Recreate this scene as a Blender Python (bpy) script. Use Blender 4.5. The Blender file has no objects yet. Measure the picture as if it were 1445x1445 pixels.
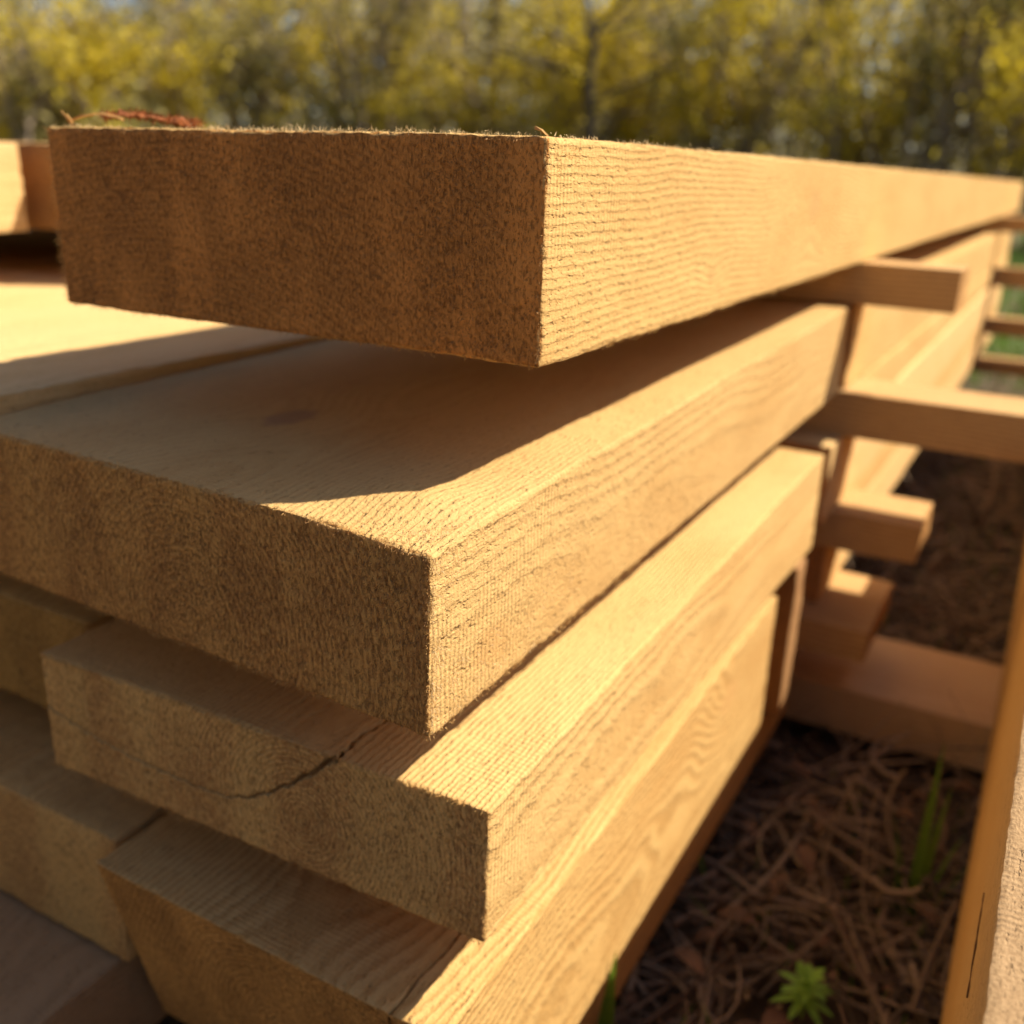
import bpy, math, random
import numpy as np
from mathutils import Matrix, Vector
random.seed(7); rng = np.random.default_rng(7)
S = bpy.context.scene
C = S.collection
ZO = 0.345                      # height of the phone above the ground

# ------------------------------------------------------------------ camera, sky, sun
cam = bpy.data.cameras.new('camera'); camo = bpy.data.objects.new('camera', cam); C.objects.link(camo)
camo.matrix_world = Matrix(((0.8719, -0.1892, 0.4516, 0), (0.4885, 0.2744, -0.8283, 0),
                            (0.0328, 0.9428, 0.3317, ZO), (0, 0, 0, 1)))
cam.sensor_width = 36; cam.lens = 34.4; cam.clip_start = 0.01; cam.clip_end = 400
cam.dof.use_dof = True; cam.dof.focus_distance = 0.205; cam.dof.aperture_fstop = 11.5
S.camera = camo
SUN = Vector((0.53, 0.415, 0.737)).normalized()
w = bpy.data.worlds.new('World'); S.world = w; w.use_nodes = True
nt = w.node_tree; bg = nt.nodes['Background']
sky = nt.nodes.new('ShaderNodeTexSky'); sky.sky_type = 'NISHITA'; sky.sun_disc = False
sky.sun_elevation = math.asin(SUN.z); sky.sun_rotation = math.atan2(SUN.x, SUN.y)
sky.dust_density = 1.5; sky.ozone_density = 0.5; sky.air_density = 1.0
nt.links.new(sky.outputs[0], bg.inputs[0]); bg.inputs[1].default_value = 0.05
sl = bpy.data.lights.new('sun', 'SUN'); so = bpy.data.objects.new('sun', sl); C.objects.link(so)
sl.energy = 4.2; sl.angle = math.radians(0.6); sl.color = (1.0, 0.885, 0.67)
so.rotation_euler = SUN.to_track_quat('Z', 'Y').to_euler()
S.view_settings.view_transform = 'Standard'; S.view_settings.look = 'None'
S.view_settings.exposure = 1.14; S.view_settings.gamma = 1.0
S.cycles.use_denoising = True; S.cycles.max_bounces = 8

# ------------------------------------------------------------------ helpers
def tag(o, label=None, cat=None, group=None, kind=None):
    if label: o['label'] = label
    if cat: o['category'] = cat
    if group: o['group'] = group
    if kind: o['kind'] = kind
    return o
def mesh_obj(name, verts, faces, mat, parent=None, loc=(0, 0, 0), smooth=False):
    me = bpy.data.meshes.new(name)
    verts = np.asarray(verts, dtype=np.float32)
    if isinstance(faces, np.ndarray):
        n, k = faces.shape
        me.vertices.add(len(verts)); me.vertices.foreach_set('co', verts.ravel())
        me.loops.add(n * k); me.loops.foreach_set('vertex_index', faces.astype(np.int32).ravel())
        me.polygons.add(n); me.polygons.foreach_set('loop_start', np.arange(0, n * k, k, dtype=np.int32))
        me.update(calc_edges=True)
    else:
        me.from_pydata([tuple(map(float, v)) for v in verts], [], faces)
    if smooth: me.polygons.foreach_set('use_smooth', np.ones(len(me.polygons), dtype=bool))
    me.update(); me.materials.append(mat)
    o = bpy.data.objects.new(name, me); C.objects.link(o); o.location = loc
    if parent: o.parent = parent
    return o
def hash3(ix, iy, iz, seed):
    h = (ix.astype(np.int64) * 374761393 + iy.astype(np.int64) * 668265263 + iz.astype(np.int64) * 2147483647 + seed * 974634777) & 0xffffffff
    h = ((h ^ (h >> 13)) * 1274126177) & 0xffffffff
    h = ((h ^ (h >> 16)) * 2246822519) & 0xffffffff
    return ((h ^ (h >> 15)) & 0xffffff) / float(0xffffff) * 2 - 1
def noise(p, seed=0):           # value noise, -1..1, vectorised
    i = np.floor(p).astype(np.int64); f = p - i; f = f * f * (3 - 2 * f)
    r = 0
    for a in (0, 1):
        for b in (0, 1):
            for c in (0, 1):
                wgt = (f[:, 0] if a else 1 - f[:, 0]) * (f[:, 1] if b else 1 - f[:, 1]) * (f[:, 2] if c else 1 - f[:, 2])
                r = r + wgt * hash3(i[:, 0] + a, i[:, 1] + b, i[:, 2] + c, seed)
    return r

# ------------------------------------------------------------------ materials
class NG:
    def __init__(s, mat): s.t = mat.node_tree
    def n(s, typ, **kw):
        x = s.t.nodes.new(typ)
        for k, v in kw.items(): setattr(x, k, v)
        return x
    def l(s, a, b): s.t.links.new(a, b)
    def m(s, op, a, b=None, c=None):
        x = s.n('ShaderNodeMath', operation=op)
        for i, v in enumerate((a, b, c)):
            if v is None: continue
            if isinstance(v, (int, float)): x.inputs[i].default_value = v
            else: s.l(v, x.inputs[i])
        return x.outputs[0]
    def vm(s, op, a, b=None):
        x = s.n('ShaderNodeVectorMath', operation=op)
        for i, v in enumerate((a, b)):
            if v is None: continue
            if isinstance(v, (tuple, list)): x.inputs[i].default_value = v
            else: s.l(v, x.inputs[i])
        return x
    def noise(s, vec, scale, detail=3, rough=0.55, dist=0):
        x = s.n('ShaderNodeTexNoise'); s.l(vec, x.inputs['Vector'])
        x.inputs['Scale'].default_value = scale; x.inputs['Detail'].default_value = detail
        x.inputs['Roughness'].default_value = rough; x.inputs['Distortion'].default_value = dist
        return x.outputs['Fac']
    def mix(s, f, a, b, mode='MIX'):
        x = s.n('ShaderNodeMix', data_type='RGBA', blend_type=mode)
        for i, v in ((0, f), (6, a), (7, b)):
            if isinstance(v, (int, float)): x.inputs[i].default_value = v
            elif isinstance(v, tuple): x.inputs[i].default_value = v + (1,) if len(v) == 3 else v
            else: s.l(v, x.inputs[i])
        return x.outputs[2]
    def ramp(s, f, lo, hi):
        x = s.n('ShaderNodeMapRange'); s.l(f, x.inputs[0]); x.inputs[1].default_value = lo; x.inputs[2].default_value = hi
        x.interpolation_type = 'SMOOTHSTEP'
        return x.outputs[0]
def new_mat(name):
    m = bpy.data.materials.new(name); m.use_nodes = True
    return m, NG(m), m.node_tree.nodes['Principled BSDF']

def wood(name, base=(0.62, 0.405, 0.168), late=(0.40, 0.215, 0.066), end=(0.50, 0.24, 0.085), pith=(0.02, -0.04),
         spacing=0.0021, ringmix=0.55, relief=1.0, knots=(), seed=0.0, grey=0.0, stitch=1.0, wob=1.0, knotcol=(0.25, 0.13, 0.06), ridge=0.22, band=0.5, topgrey=False, endring=0.6, sheen=0.0):
    m, g, bs = new_mat(name)
    tc = g.n('ShaderNodeTexCoord'); P = tc.outputs['Object']
    Ps = g.vm('ADD', P, (seed, seed * 1.7, seed * 0.3)).outputs[0]
    sx = g.n('ShaderNodeSeparateXYZ'); g.l(P, sx.inputs[0])
    # slow wander of the rings along the board
    st = g.vm('MULTIPLY', Ps, (1, 0.22, 1)).outputs[0]
    n1 = g.noise(st, 22, 2, 0.5); n2 = g.noise(Ps, 9, 2, 0.5)
    wobv = g.m('ADD', g.m('MULTIPLY', g.m('SUBTRACT', n1, 0.5), 0.014 * wob), g.m('MULTIPLY', g.m('SUBTRACT', n2, 0.5), 0.02 * wob))
    dx = g.m('SUBTRACT', sx.outputs[0], pith[0]); dz = g.m('SUBTRACT', sx.outputs[2], pith[1])
    r = g.m('SQRT', g.m('ADD', g.m('MULTIPLY', dx, dx), g.m('MULTIPLY', dz, dz)))
    r = g.m('ADD', r, wobv)
    knotmask = None
    for kn in knots:
        kx, ky, kz, kr, amp = kn[:5]
        d = g.vm('SUBTRACT', P, (kx, ky, kz)).outputs[0]
        d = g.vm('MULTIPLY', d, (1, 0.6, 1)).outputs[0]
        L = g.vm('LENGTH', d).outputs['Value']
        ex = g.m('POWER', 2.718, g.m('MULTIPLY', g.m('MULTIPLY', L, L), -1.0 / (kr * kr * 4)))
        r = g.m('ADD', r, g.m('MULTIPLY', ex, amp))
        core = g.m('SUBTRACT', 1.0, g.ramp(g.m('ADD', L, g.m('MULTIPLY', g.m('SUBTRACT', g.noise(Ps, 220, 2), 0.5), kr * 0.35)), kr * 0.45, kr * 0.8))
        knotmask = (knotmask or []) + [(core, kn[5] if len(kn) > 5 else knotcol)]
    ph = g.m('DIVIDE', r, spacing)
    fz = g.noise(g.vm('MULTIPLY', Ps, (1, 0.4, 1)).outputs[0], 700, 3, 0.65)
    ph = g.m('ADD', ph, g.m('MULTIPLY', g.m('SUBTRACT', fz, 0.5), 0.9))
    spv = g.m('FRACT', ph)
    tri = g.m('MULTIPLY', g.ramp(spv, 0.1, 0.75), g.m('SUBTRACT', 1.0, g.ramp(spv, 0.78, 1.0)))   # earlywood fades into a dark latewood line
    big = g.noise(st, 14, 3, 0.6)
    ringamt = g.m('MULTIPLY', tri, g.m('ADD', ringmix * 0.45, g.m('MULTIPLY', big, ringmix * 0.9)))
    # end grain
    nrm = g.n('ShaderNodeVectorTransform', vector_type='NORMAL', convert_from='WORLD', convert_to='OBJECT')
    geo = g.n('ShaderNodeNewGeometry'); g.l(geo.outputs['True Normal'], nrm.inputs[0])
    sn = g.n('ShaderNodeSeparateXYZ'); g.l(nrm.outputs[0], sn.inputs[0])
    isend = g.ramp(g.m('ABSOLUTE', sn.outputs[1]), 0.6, 0.85)
    # fibres
    fib = g.noise(g.vm('MULTIPLY', Ps, (1, 0.07, 1)).outputs[0], 1500, 3, 0.6)
    spk = g.noise(g.vm('MULTIPLY', Ps, (1.2, 1.0, 0.65)).outputs[0], 900, 4, 0.7)
    patch = g.noise(g.vm('MULTIPLY', Ps, (1, 0.35, 1)).outputs[0], 30, 4, 0.6)
    col = g.mix(ringamt, base, late)
    col = g.mix(g.m('MULTIPLY', g.ramp(patch, 0.35, 0.75), 0.45), col, tuple(c * k for c, k in zip(late, (1.15, 1.1, 1.05))))
    col = g.mix(g.m('MULTIPLY', g.ramp(fib, 0.35, 0.75), 0.30), col, tuple(min(1, c * 1.25) for c in base))
    ecol = g.mix(g.m('MULTIPLY', tri, endring), end, tuple(c * k for c, k in zip(end, (0.55, 0.48, 0.42))))
    ecol = g.mix(g.ramp(spk, 0.36, 0.66), g.mix(0.32, ecol, (0.15, 0.065, 0.02)), g.mix(0.25, ecol, tuple(min(1, c * 1.7) for c in end)))
    ecol = g.mix(g.m('MULTIPLY', g.ramp(g.noise(Ps, 38, 3, 0.6), 0.4, 0.7), 0.4), ecol, g.mix(0.5, ecol, (0.16, 0.07, 0.025)))
    eb = g.ramp(g.noise(g.vm('MULTIPLY', Ps, (1.0, 1.0, 0.25)).outputs[0], 55, 2, 0.5), 0.38, 0.66)   # broad paler rays across the end
    ecol = g.mix(g.m('MULTIPLY', eb, band), ecol, g.mix(0.6, ecol, tuple(min(1, c * 1.5) for c in end)))
    flk = g.ramp(g.noise(g.vm('MULTIPLY', Ps, (1.3, 1.0, 0.5)).outputs[0], 1000, 3, 0.7), 0.52, 0.66)
    ecol = g.mix(g.m('MULTIPLY', flk, 0.42), ecol, (0.085, 0.034, 0.010))
    col = g.mix(isend, col, ecol)
    # dark sawing pits along the rings
    pit = g.ramp(g.noise(g.vm('MULTIPLY', Ps, (1, 0.45, 1)).outputs[0], 900, 2, 0.6), 0.56, 0.70)
    pit = g.m('MULTIPLY', pit, g.m('ADD', 0.25, g.m('MULTIPLY', tri, 0.75)))
    col = g.mix(g.m('MULTIPLY', pit, 0.30 * stitch), col, tuple(c * 0.45 for c in late))
    for core, kc in (knotmask or []): col = g.mix(g.m('MULTIPLY', core, 0.75), col, kc)
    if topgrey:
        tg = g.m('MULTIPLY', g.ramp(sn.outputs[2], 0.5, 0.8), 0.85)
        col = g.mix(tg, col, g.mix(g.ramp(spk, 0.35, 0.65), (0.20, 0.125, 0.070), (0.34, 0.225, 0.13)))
    if grey: col = g.mix(grey, col, (0.30, 0.235, 0.165))
    g.l(col, bs.inputs['Base Color'])
    bs.inputs['Roughness'].default_value = 0.75; bs.inputs['Specular IOR Level'].default_value = 0.25
    # relief: saw strokes across the board, ring ridges, torn fibres
    saw = g.n('ShaderNodeTexWave', wave_type='BANDS', bands_direction='Y'); g.l(Ps, saw.inputs['Vector'])
    saw.inputs['Scale'].default_value = 180; saw.inputs['Distortion'].default_value = 2.5; saw.inputs['Detail'].default_value = 2
    saw.inputs['Detail Scale'].default_value = 0.6
    sawh = g.m('MULTIPLY', g.m('MULTIPLY', saw.outputs['Fac'], g.ramp(g.noise(Ps, 25, 2), 0.4, 0.6)), g.m('SUBTRACT', 1.0, isend))
    h = g.m('ADD', g.m('MULTIPLY', sawh, 0.30), g.m('MULTIPLY', fib, 0.35))
    h = g.m('ADD', h, g.m('MULTIPLY', spk, g.m('ADD', 0.75, g.m('MULTIPLY', isend, 0.9))))
    h = g.m('SUBTRACT', h, g.m('MULTIPLY', g.m('MULTIPLY', flk, isend), 0.8))
    h = g.m('SUBTRACT', h, g.m('MULTIPLY', pit, 0.75 * stitch))
    h = g.m('SUBTRACT', h, g.m('MULTIPLY', tri, g.m('MULTIPLY', g.m('SUBTRACT', 1.0, g.m('MULTIPLY', isend, 0.4)), ridge)))
    bp = g.n('ShaderNodeBump'); bp.inputs['Strength'].default_value = 0.85; bp.inputs['Distance'].default_value = 0.00055 * relief
    g.l(h, bp.inputs['Height']); g.l(bp.outputs[0], bs.inputs['Normal'])
    return m

def simple(name, col, rough=0.8, var=0.3, scale=40, bump=0.0, trans=0.0, col2=None, island=False):
    m, g, bs = new_mat(name)
    tc = g.n('ShaderNodeTexCoord'); P = tc.outputs['Object']
    if island:
        ge = g.n('ShaderNodeNewGeometry'); f = ge.outputs['Random Per Island']
    else: f = g.ramp(g.noise(P, scale, 3), 0.3, 0.7)
    c2 = col2 or tuple(c * (1 - var) for c in col)
    cc = g.mix(f, col, c2); g.l(cc, bs.inputs['Base Color']); bs.inputs['Roughness'].default_value = rough
    bs.inputs['Specular IOR Level'].default_value = 0.3
    if trans:
        tr = g.n('ShaderNodeBsdfTranslucent'); g.l(cc, tr.inputs[0])
        ms = g.n('ShaderNodeMixShader'); ms.inputs[0].default_value = trans
        g.l(bs.outputs[0], ms.inputs[1]); g.l(tr.outputs[0], ms.inputs[2])
        g.l(ms.outputs[0], m.node_tree.nodes['Material Output'].inputs[0])
    if bump:
        bp = g.n('ShaderNodeBump'); bp.inputs['Distance'].default_value = bump
        g.l(g.noise(P, scale * 3, 4), bp.inputs['Height']); g.l(bp.outputs[0], bs.inputs['Normal'])
    return m

# ------------------------------------------------------------------ boards
def stations(L, h0, near, grow, hmax):
    ys = [0.0]
    while ys[-1] < L:
        h = h0 if ys[-1] < near else min(hmax, h0 + (ys[-1] - near) * grow)
        ys.append(ys[-1] + h)
    ys[-1] = L
    return np.array(ys)
def board(name, label, cat, mat, xl, xr, zb, zt, y0, y1, far=(0, 0, 0, 0), skew=0.0, lean=0.0, h=0.006, near=0.0, grow=0.15, hmax=0.05,
          rough=0.0006, jag=0.0, seed=1, group=None, along='Y', extra=None, hx=None):
    """a sawn board. far=(dxl, dxr, dzb, dzt): how its far end differs. skew: the near end's left side lies further off; lean: its bottom does."""
    L = y1 - y0; W = xr - xl; T = zt - zb
    us = stations(L, h, near, grow, hmax)
    nx = max(3, int(round(W / (hx or h))) + 1) if near else max(3, int(W / 0.012) + 1)
    nz = max(3, int(round(T / (hx or h))) + 1) if near else max(3, int(T / 0.012) + 1)
    xs = np.linspace(0, 1, nx); zs = np.linspace(0, 1, nz); vs = us / L
    V = []; F = []; base = 0
    def sheet(a, b, fn, flip):
        nonlocal base
        A, B = np.meshgrid(a, b, indexing='ij'); V.append(fn(A.ravel(), B.ravel()))
        na, nb = len(a), len(b)
        idx = np.arange(na * nb).reshape(na, nb) + base
        q = np.stack([idx[:-1, :-1], idx[1:, :-1], idx[1:, 1:], idx[:-1, 1:]], -1).reshape(-1, 4)
        F.append(q[:, ::-1] if flip else q); base += na * nb
    o_, z_ = np.ones_like, np.zeros_like
    sheet(xs, vs, lambda a, b: np.stack([a, b, o_(a)], 1), False)
    sheet(xs, vs, lambda a, b: np.stack([a, b, z_(a)], 1), True)
    sheet(vs, zs, lambda a, b: np.stack([o_(a), a, b], 1), False)
    sheet(vs, zs, lambda a, b: np.stack([z_(a), a, b], 1), True)
    sheet(xs, zs, lambda a, b: np.stack([a, z_(a), b], 1), False)
    sheet(xs, zs, lambda a, b: np.stack([a, o_(a), b], 1), True)
    U = np.concatenate(V); F = np.concatenate(F)
    u, v, t = U[:, 0], U[:, 1], U[:, 2]
    X = (xl + far[0] * v) * (1 - u) + (xr + far[1] * v) * u
    Z = (zb + far[2] * v) * (1 - t) + (zt + far[3] * v) * t
    Y = y0 + L * v + (skew * (1 - u) + lean * (1 - t)) * (1 - v)
    P = np.stack([X, Y, Z], 1)
    dX = np.minimum(u, 1 - u) * W; dZ = np.minimum(t, 1 - t) * T; dY = np.minimum(v, 1 - v) * L
    sgx = np.where(u > .5, -1, 1); sgz = np.where(t > .5, -1, 1); sgy = np.where(v > .5, -1, 1)
    # a slow bow and cup, then a rough sawn surface
    P[:, 2] += 0.0008 * noise(P * (6, 2.2, 0) + seed, seed) * np.minimum(1, dY / 0.05)
    n0 = np.stack([noise(P * 260 + seed * 9, seed + k) for k in (1, 2, 3)], 1)
    n1 = np.stack([noise(P * (55, 20, 55), seed + k) for k in (4, 5, 6)], 1)
    P += n0 * rough * 0.5 + n1 * rough * 0.7
    if jag:                                       # torn arrises
        e = 0.0009
        cut = jag * (0.5 + 0.5 * noise(P * (420, 420, 420), seed + 9)) + jag * 0.7 * (0.5 + 0.5 * noise(P * 120, seed + 10))
        kx = np.clip(1 - dX / e, 0, 1); kz = np.clip(1 - dZ / e, 0, 1); ky = np.clip(1 - dY / e, 0, 1)
        P[:, 0] += sgx * cut * kx * np.maximum(ky, kz * 0.7)
        P[:, 2] += sgz * cut * kz * np.maximum(ky, kx * 0.7)
        P[:, 1] += sgy * cut * ky * np.maximum(kx, kz)
        n2 = noise(P * (900, 900, 900), seed + 20)
        P[:, 1] += np.where(dY < 1e-6, n2 * jag * 0.35, 0)
    if extra is not None: extra(P, u, v, t, L, W, T)
    org = np.array([(xl + xr) / 2, y0, zb]); P -= org
    o = mesh_obj(name, P, F, mat, loc=(org[0], org[1], org[2] + ZO), smooth=True)
    o['u_near'] = 0
    del o['u_near']
    return tag(o, label, cat, group)

def crosspiece(name, label, cat, mat, xl, xr, zb, zt, y0, y1, seed=1, group=None, yaw=0.0):
    """a spacer lying across the stack: its grain runs along its own length"""
    L = xr - xl
    o = board(name, label, cat, mat, -(y1 - y0) / 2, (y1 - y0) / 2, 0, zt - zb, 0, L, seed=seed, h=0.008, rough=0.0008, group=group)
    o.rotation_euler = (0, 0, -math.pi / 2 + yaw)      # local +Y -> world +X
    o.location = (xl, (y0 + y1) / 2, zb + ZO)
    return o

def fibres(parent, mat, pts, dirs, lens, width=0.00012, name='wood_fibres'):
    """torn fibres as slender bent slivers (world coordinates given)"""
    n = len(pts); org = np.array(parent.location) * 1.0
    d = dirs / np.linalg.norm(dirs, axis=1, keepdims=True)
    side = np.cross(d, rng.normal(size=(n, 3))); side /= np.linalg.norm(side, axis=1, keepdims=True)
    bend = rng.normal(size=(n, 3)) * 0.35
    w_ = width * rng.uniform(0.6, 1.5, (n, 1))
    a = pts - side * w_; b = pts + side * w_
    mid = pts + d * lens[:, None] * 0.55 + bend * lens[:, None] * 0.25
    c_ = mid - side * w_ * 0.7; e_ = mid + side * w_ * 0.7
    tip = pts + d * lens[:, None] + bend * lens[:, None]
    V = np.stack([a, b, c_, e_, tip], 1).reshape(-1, 3) - org
    k = np.arange(n)[:, None] * 5
    Ft = np.concatenate([k + [0, 1, 3], k + [0, 3, 2], k + [2, 3, 4]])
    o = mesh_obj(name, V, Ft, mat, parent=parent); o['kind'] = 'stuff'
    return o

# timber materials
W_A = wood('wood_top_board', pith=(-0.04, -0.13), spacing=0.0018, seed=1.3, base=(0.62, 0.40, 0.158), knots=((0.0812, 0.253, 0.032, 0.010, -0.012), (0.0812, 0.120, 0.012, 0.0035, 0.003)), end=(0.66, 0.285, 0.072), wob=0.4, ringmix=0.42, stitch=1.3, knotcol=(0.52, 0.31, 0.12), band=0.9, endring=0.42)
W_B = wood('wood_middle_board', pith=(0.005, 0.010), spacing=0.0017, seed=4.1, base=(0.60, 0.385, 0.160), knots=((-0.0105, 0.0645, 0.0445, 0.010, 0.010), (0.0832, 0.027, 0.012, 0.0085, -0.0012, (0.57, 0.33, 0.125))), end=(0.80, 0.395, 0.122), wob=0.35, ringmix=0.22, relief=1.6, knotcol=(0.36, 0.22, 0.13))
W_C = wood('wood_split_board', pith=(0.022, 0.016), spacing=0.0015, seed=8.7, base=(0.63, 0.415, 0.175), end=(0.84, 0.455, 0.165), wob=0.2, ringmix=0.40, ridge=0.55)
W_D = wood('wood_lower_board', pith=(0.012, 0.030), spacing=0.0019, seed=12.2, knots=((0.064, 0.245, 0.055, 0.012, 0.014),), end=(0.68, 0.345, 0.100), wob=0.8, ringmix=0.75, relief=0.9, ridge=0.5, knotcol=(0.56, 0.33, 0.13))
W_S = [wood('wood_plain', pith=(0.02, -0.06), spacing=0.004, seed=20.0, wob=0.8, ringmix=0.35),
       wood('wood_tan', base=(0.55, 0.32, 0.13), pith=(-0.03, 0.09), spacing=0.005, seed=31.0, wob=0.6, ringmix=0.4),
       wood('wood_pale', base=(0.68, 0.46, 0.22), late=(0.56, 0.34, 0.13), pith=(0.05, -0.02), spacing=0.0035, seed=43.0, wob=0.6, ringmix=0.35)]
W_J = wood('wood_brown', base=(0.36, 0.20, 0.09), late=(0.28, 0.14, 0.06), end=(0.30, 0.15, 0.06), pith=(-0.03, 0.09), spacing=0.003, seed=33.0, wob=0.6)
W_G = wood('wood_greenish', base=(0.54, 0.36, 0.13), late=(0.40, 0.24, 0.08), end=(0.44, 0.265, 0.075), pith=(0.03, -0.03), seed=52.0)
W_O = wood('wood_orange', base=(0.58, 0.365, 0.165), late=(0.36, 0.19, 0.07), end=(0.50, 0.27, 0.10), pith=(0.03, 0.03), spacing=0.0028, seed=60.0, wob=0.9, ringmix=0.7)
W_P = wood('wood_pinkish', base=(0.62, 0.42, 0.24), late=(0.48, 0.29, 0.15), pith=(0.03, 0.05), spacing=0.004, seed=63.0, wob=0.7, ringmix=0.6)
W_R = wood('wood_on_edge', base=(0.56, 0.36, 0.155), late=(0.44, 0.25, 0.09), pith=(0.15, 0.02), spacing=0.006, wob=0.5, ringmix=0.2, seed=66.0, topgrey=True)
W_W = wood('wood_grey', base=(0.46, 0.29, 0.15), late=(0.32, 0.19, 0.09), end=(0.36, 0.22, 0.11), pith=(0.1, 0.1), seed=71.0, grey=0.15)
fib_m = simple('torn_fibre', (0.70, 0.46, 0.18), 0.7, col2=(0.52, 0.30, 0.11), island=True, trans=0.35)
fib_w = simple('pale_fibre', (0.82, 0.68, 0.44), 0.6, col2=(0.72, 0.54, 0.30), island=True, trans=0.6)
fib_d = simple('torn_fibre_end', (0.48, 0.27, 0.11), 0.8, col2=(0.26, 0.13, 0.045), island=True, trans=0.15)

def corner_B(P, u, v, t, L, W, T):
    # the near right corner is crushed; an added hump rounds the shadow that falls here
    y = v * L; x = u * W
    k = np.exp(-((x - W) / 0.028) ** 2) * np.exp(-(y / 0.03) ** 2) * t ** 3
    P[:, 2] -= 0.0016 * k
    k2 = np.exp(-((x - W * 0.87) / 0.018) ** 2) * np.exp(-((y - 0.022) / 0.014) ** 2) * t
    P[:, 2] += 0.0026 * k2
def crack_C(P, u, v, t, L, W, T):
    # a drying crack: enters on the end face, climbs to the top edge and runs back along the top
    x = u * W; y = v * L; z = t * T
    cx = W * 0.712 + 0.0006 * np.sin(y * 420) + 0.0004 * np.sin(y * 1300)
    d = np.abs(x - cx); k = (d < 0.00055) * (t > 0.999) * (y < 0.045)
    P[:, 2] -= 0.007 * k
    s = x / W; q = np.clip((s - 0.467) / 0.245, 0, 1)
    cz = T * (0.36 + 0.64 * q ** 1.5) + 0.0004 * np.sin(s * 130) + 0.0002 * np.sin(s * 410)
    d = np.abs(z - cz); k = (d < 0.00025 + 0.00085 * q ** 2) * (v < 1e-6) * (s > 0.467) * (s < 0.716)
    P[:, 1] += 0.007 * k * np.clip(q * 3, 0.2, 1)
    cz2 = T * (0.55 - 1.15 * s + 1.55 * s * s) + 0.0003 * np.sin(s * 160)      # hairline to the left
    k = (np.abs(z - cz2) < 0.00028) * (v < 1e-6) * (s < 0.467)
    P[:, 1] += 0.0016 * k
def crack_D(P, u, v, t, L, W, T):
    x = u * W; y = v * L
    d = np.abs(x - (W - 0.0165 + 0.02 * y + 0.0004 * np.sin(y * 300))); k = (d < 0.0004) * (t > 0.999) * (y < 0.10)
    P[:, 2] -= 0.006 * k

GR = 'sawn boards of the stack'
A = board('sawn_board', 'topmost thick board jutting out over the stack, its dark rough end facing the viewer', 'board', W_A,
          -0.2646, -0.1022, -0.0432, 0.0068, 0.198, 2.05, h=0.0008, near=0.09, grow=0.05, rough=0.0003, jag=0.0004, seed=3, group=GR)
B = board('sawn_board', 'thick board directly under the topmost one, with a grey knot and a sunlit splintery corner', 'board', W_B,
          -0.2710, -0.1045, -0.1202, -0.0750, 0.1570, 0.582, far=(0, 0, 0.0035, 0.0080), skew=0.0065, h=0.0007, near=0.10, grow=0.05, rough=0.0003, jag=0.0004, seed=5, group=GR, extra=corner_B)
Cb = board('sawn_board', 'board with a dark drying crack across its end, third from the top', 'board', W_C,
           -0.2540, -0.0968, -0.1850, -0.1450, 0.1710, 0.528, far=(0, 0, -0.009, 0.0050), skew=-0.005, h=0.0008, near=0.07, grow=0.05, rough=0.0003, jag=0.0004, seed=8, group=GR, extra=crack_C, hx=0.00038)
D = board('sawn_board', 'fourth board from the top, its long sunny side showing flowing wavy grain', 'board', W_D,
          -0.2290, -0.1010, -0.2840, -0.2070, 0.1580, 0.478, far=(0, 0, 0.002, 0.0010), lean=0.019, h=0.0010, near=0.05, grow=0.06, rough=0.0003, jag=0.0004, seed=11, group=GR, extra=crack_D, hx=0.0005)
kw = dict(h=0.002, near=0.03, grow=0.15, rough=0.0006, jag=0.0006, group=GR)
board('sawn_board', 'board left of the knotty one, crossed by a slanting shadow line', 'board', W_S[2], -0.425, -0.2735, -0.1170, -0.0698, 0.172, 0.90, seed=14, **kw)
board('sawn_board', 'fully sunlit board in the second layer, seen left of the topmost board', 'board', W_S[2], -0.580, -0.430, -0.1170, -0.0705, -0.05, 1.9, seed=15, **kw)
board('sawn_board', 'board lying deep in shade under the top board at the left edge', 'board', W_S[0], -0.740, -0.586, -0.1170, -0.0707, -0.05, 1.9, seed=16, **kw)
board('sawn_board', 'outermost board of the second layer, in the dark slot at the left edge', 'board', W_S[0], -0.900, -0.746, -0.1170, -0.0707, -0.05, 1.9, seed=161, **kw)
board('sawn_board', 'top layer board at the left picture edge with a slanted shadow on its pale side', 'board', W_S[2], -0.675, -0.5227, -0.0432, 0.0045, -0.10, 0.372, seed=17, **kw)
board('sawn_board', 'top layer board whose orange shaded end peeps out just left of the topmost board', 'board', W_O, -0.610, -0.455, -0.0432, 0.0045, 0.386, 1.9, seed=18, **kw)
board('sawn_board', 'unseen top layer board added for shade behind the one at the left picture edge', 'board', W_S[0], -0.840, -0.682, -0.0432, 0.0040, -0.10, 0.37, seed=181, **kw)  # this and the next two: unseen boards added to keep the slot dark
board('sawn_board', 'unseen far top layer board added for shade left of the orange ended one', 'board', W_S[0], -0.770, -0.616, -0.0432, 0.0040, 0.390, 1.9, seed=182, **kw)
board('sawn_board', 'outermost far top layer board, unseen and added for shade, beyond the left picture border', 'board', W_S[0], -0.930, -0.776, -0.0432, 0.0040, 0.384, 1.9, seed=183, **kw)
board('sawn_board', 'greenish end of a board tucked left of the cracked board', 'board', W_G, -0.410, -0.2590, -0.1850, -0.1450, 0.186, 0.60, seed=19, **kw)
board('sawn_board', 'board at the lower left with pale streaks on its shaded end', 'board', W_C, -0.385, -0.2325, -0.2570, -0.2070, 0.168, 0.60, seed=21, **kw)
board('sawn_board', 'greyish board at the bottom left corner of the picture', 'board', W_W, -0.480, -0.2387, -0.3000, -0.2600, 0.100, 0.60, seed=22, **kw)
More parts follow.
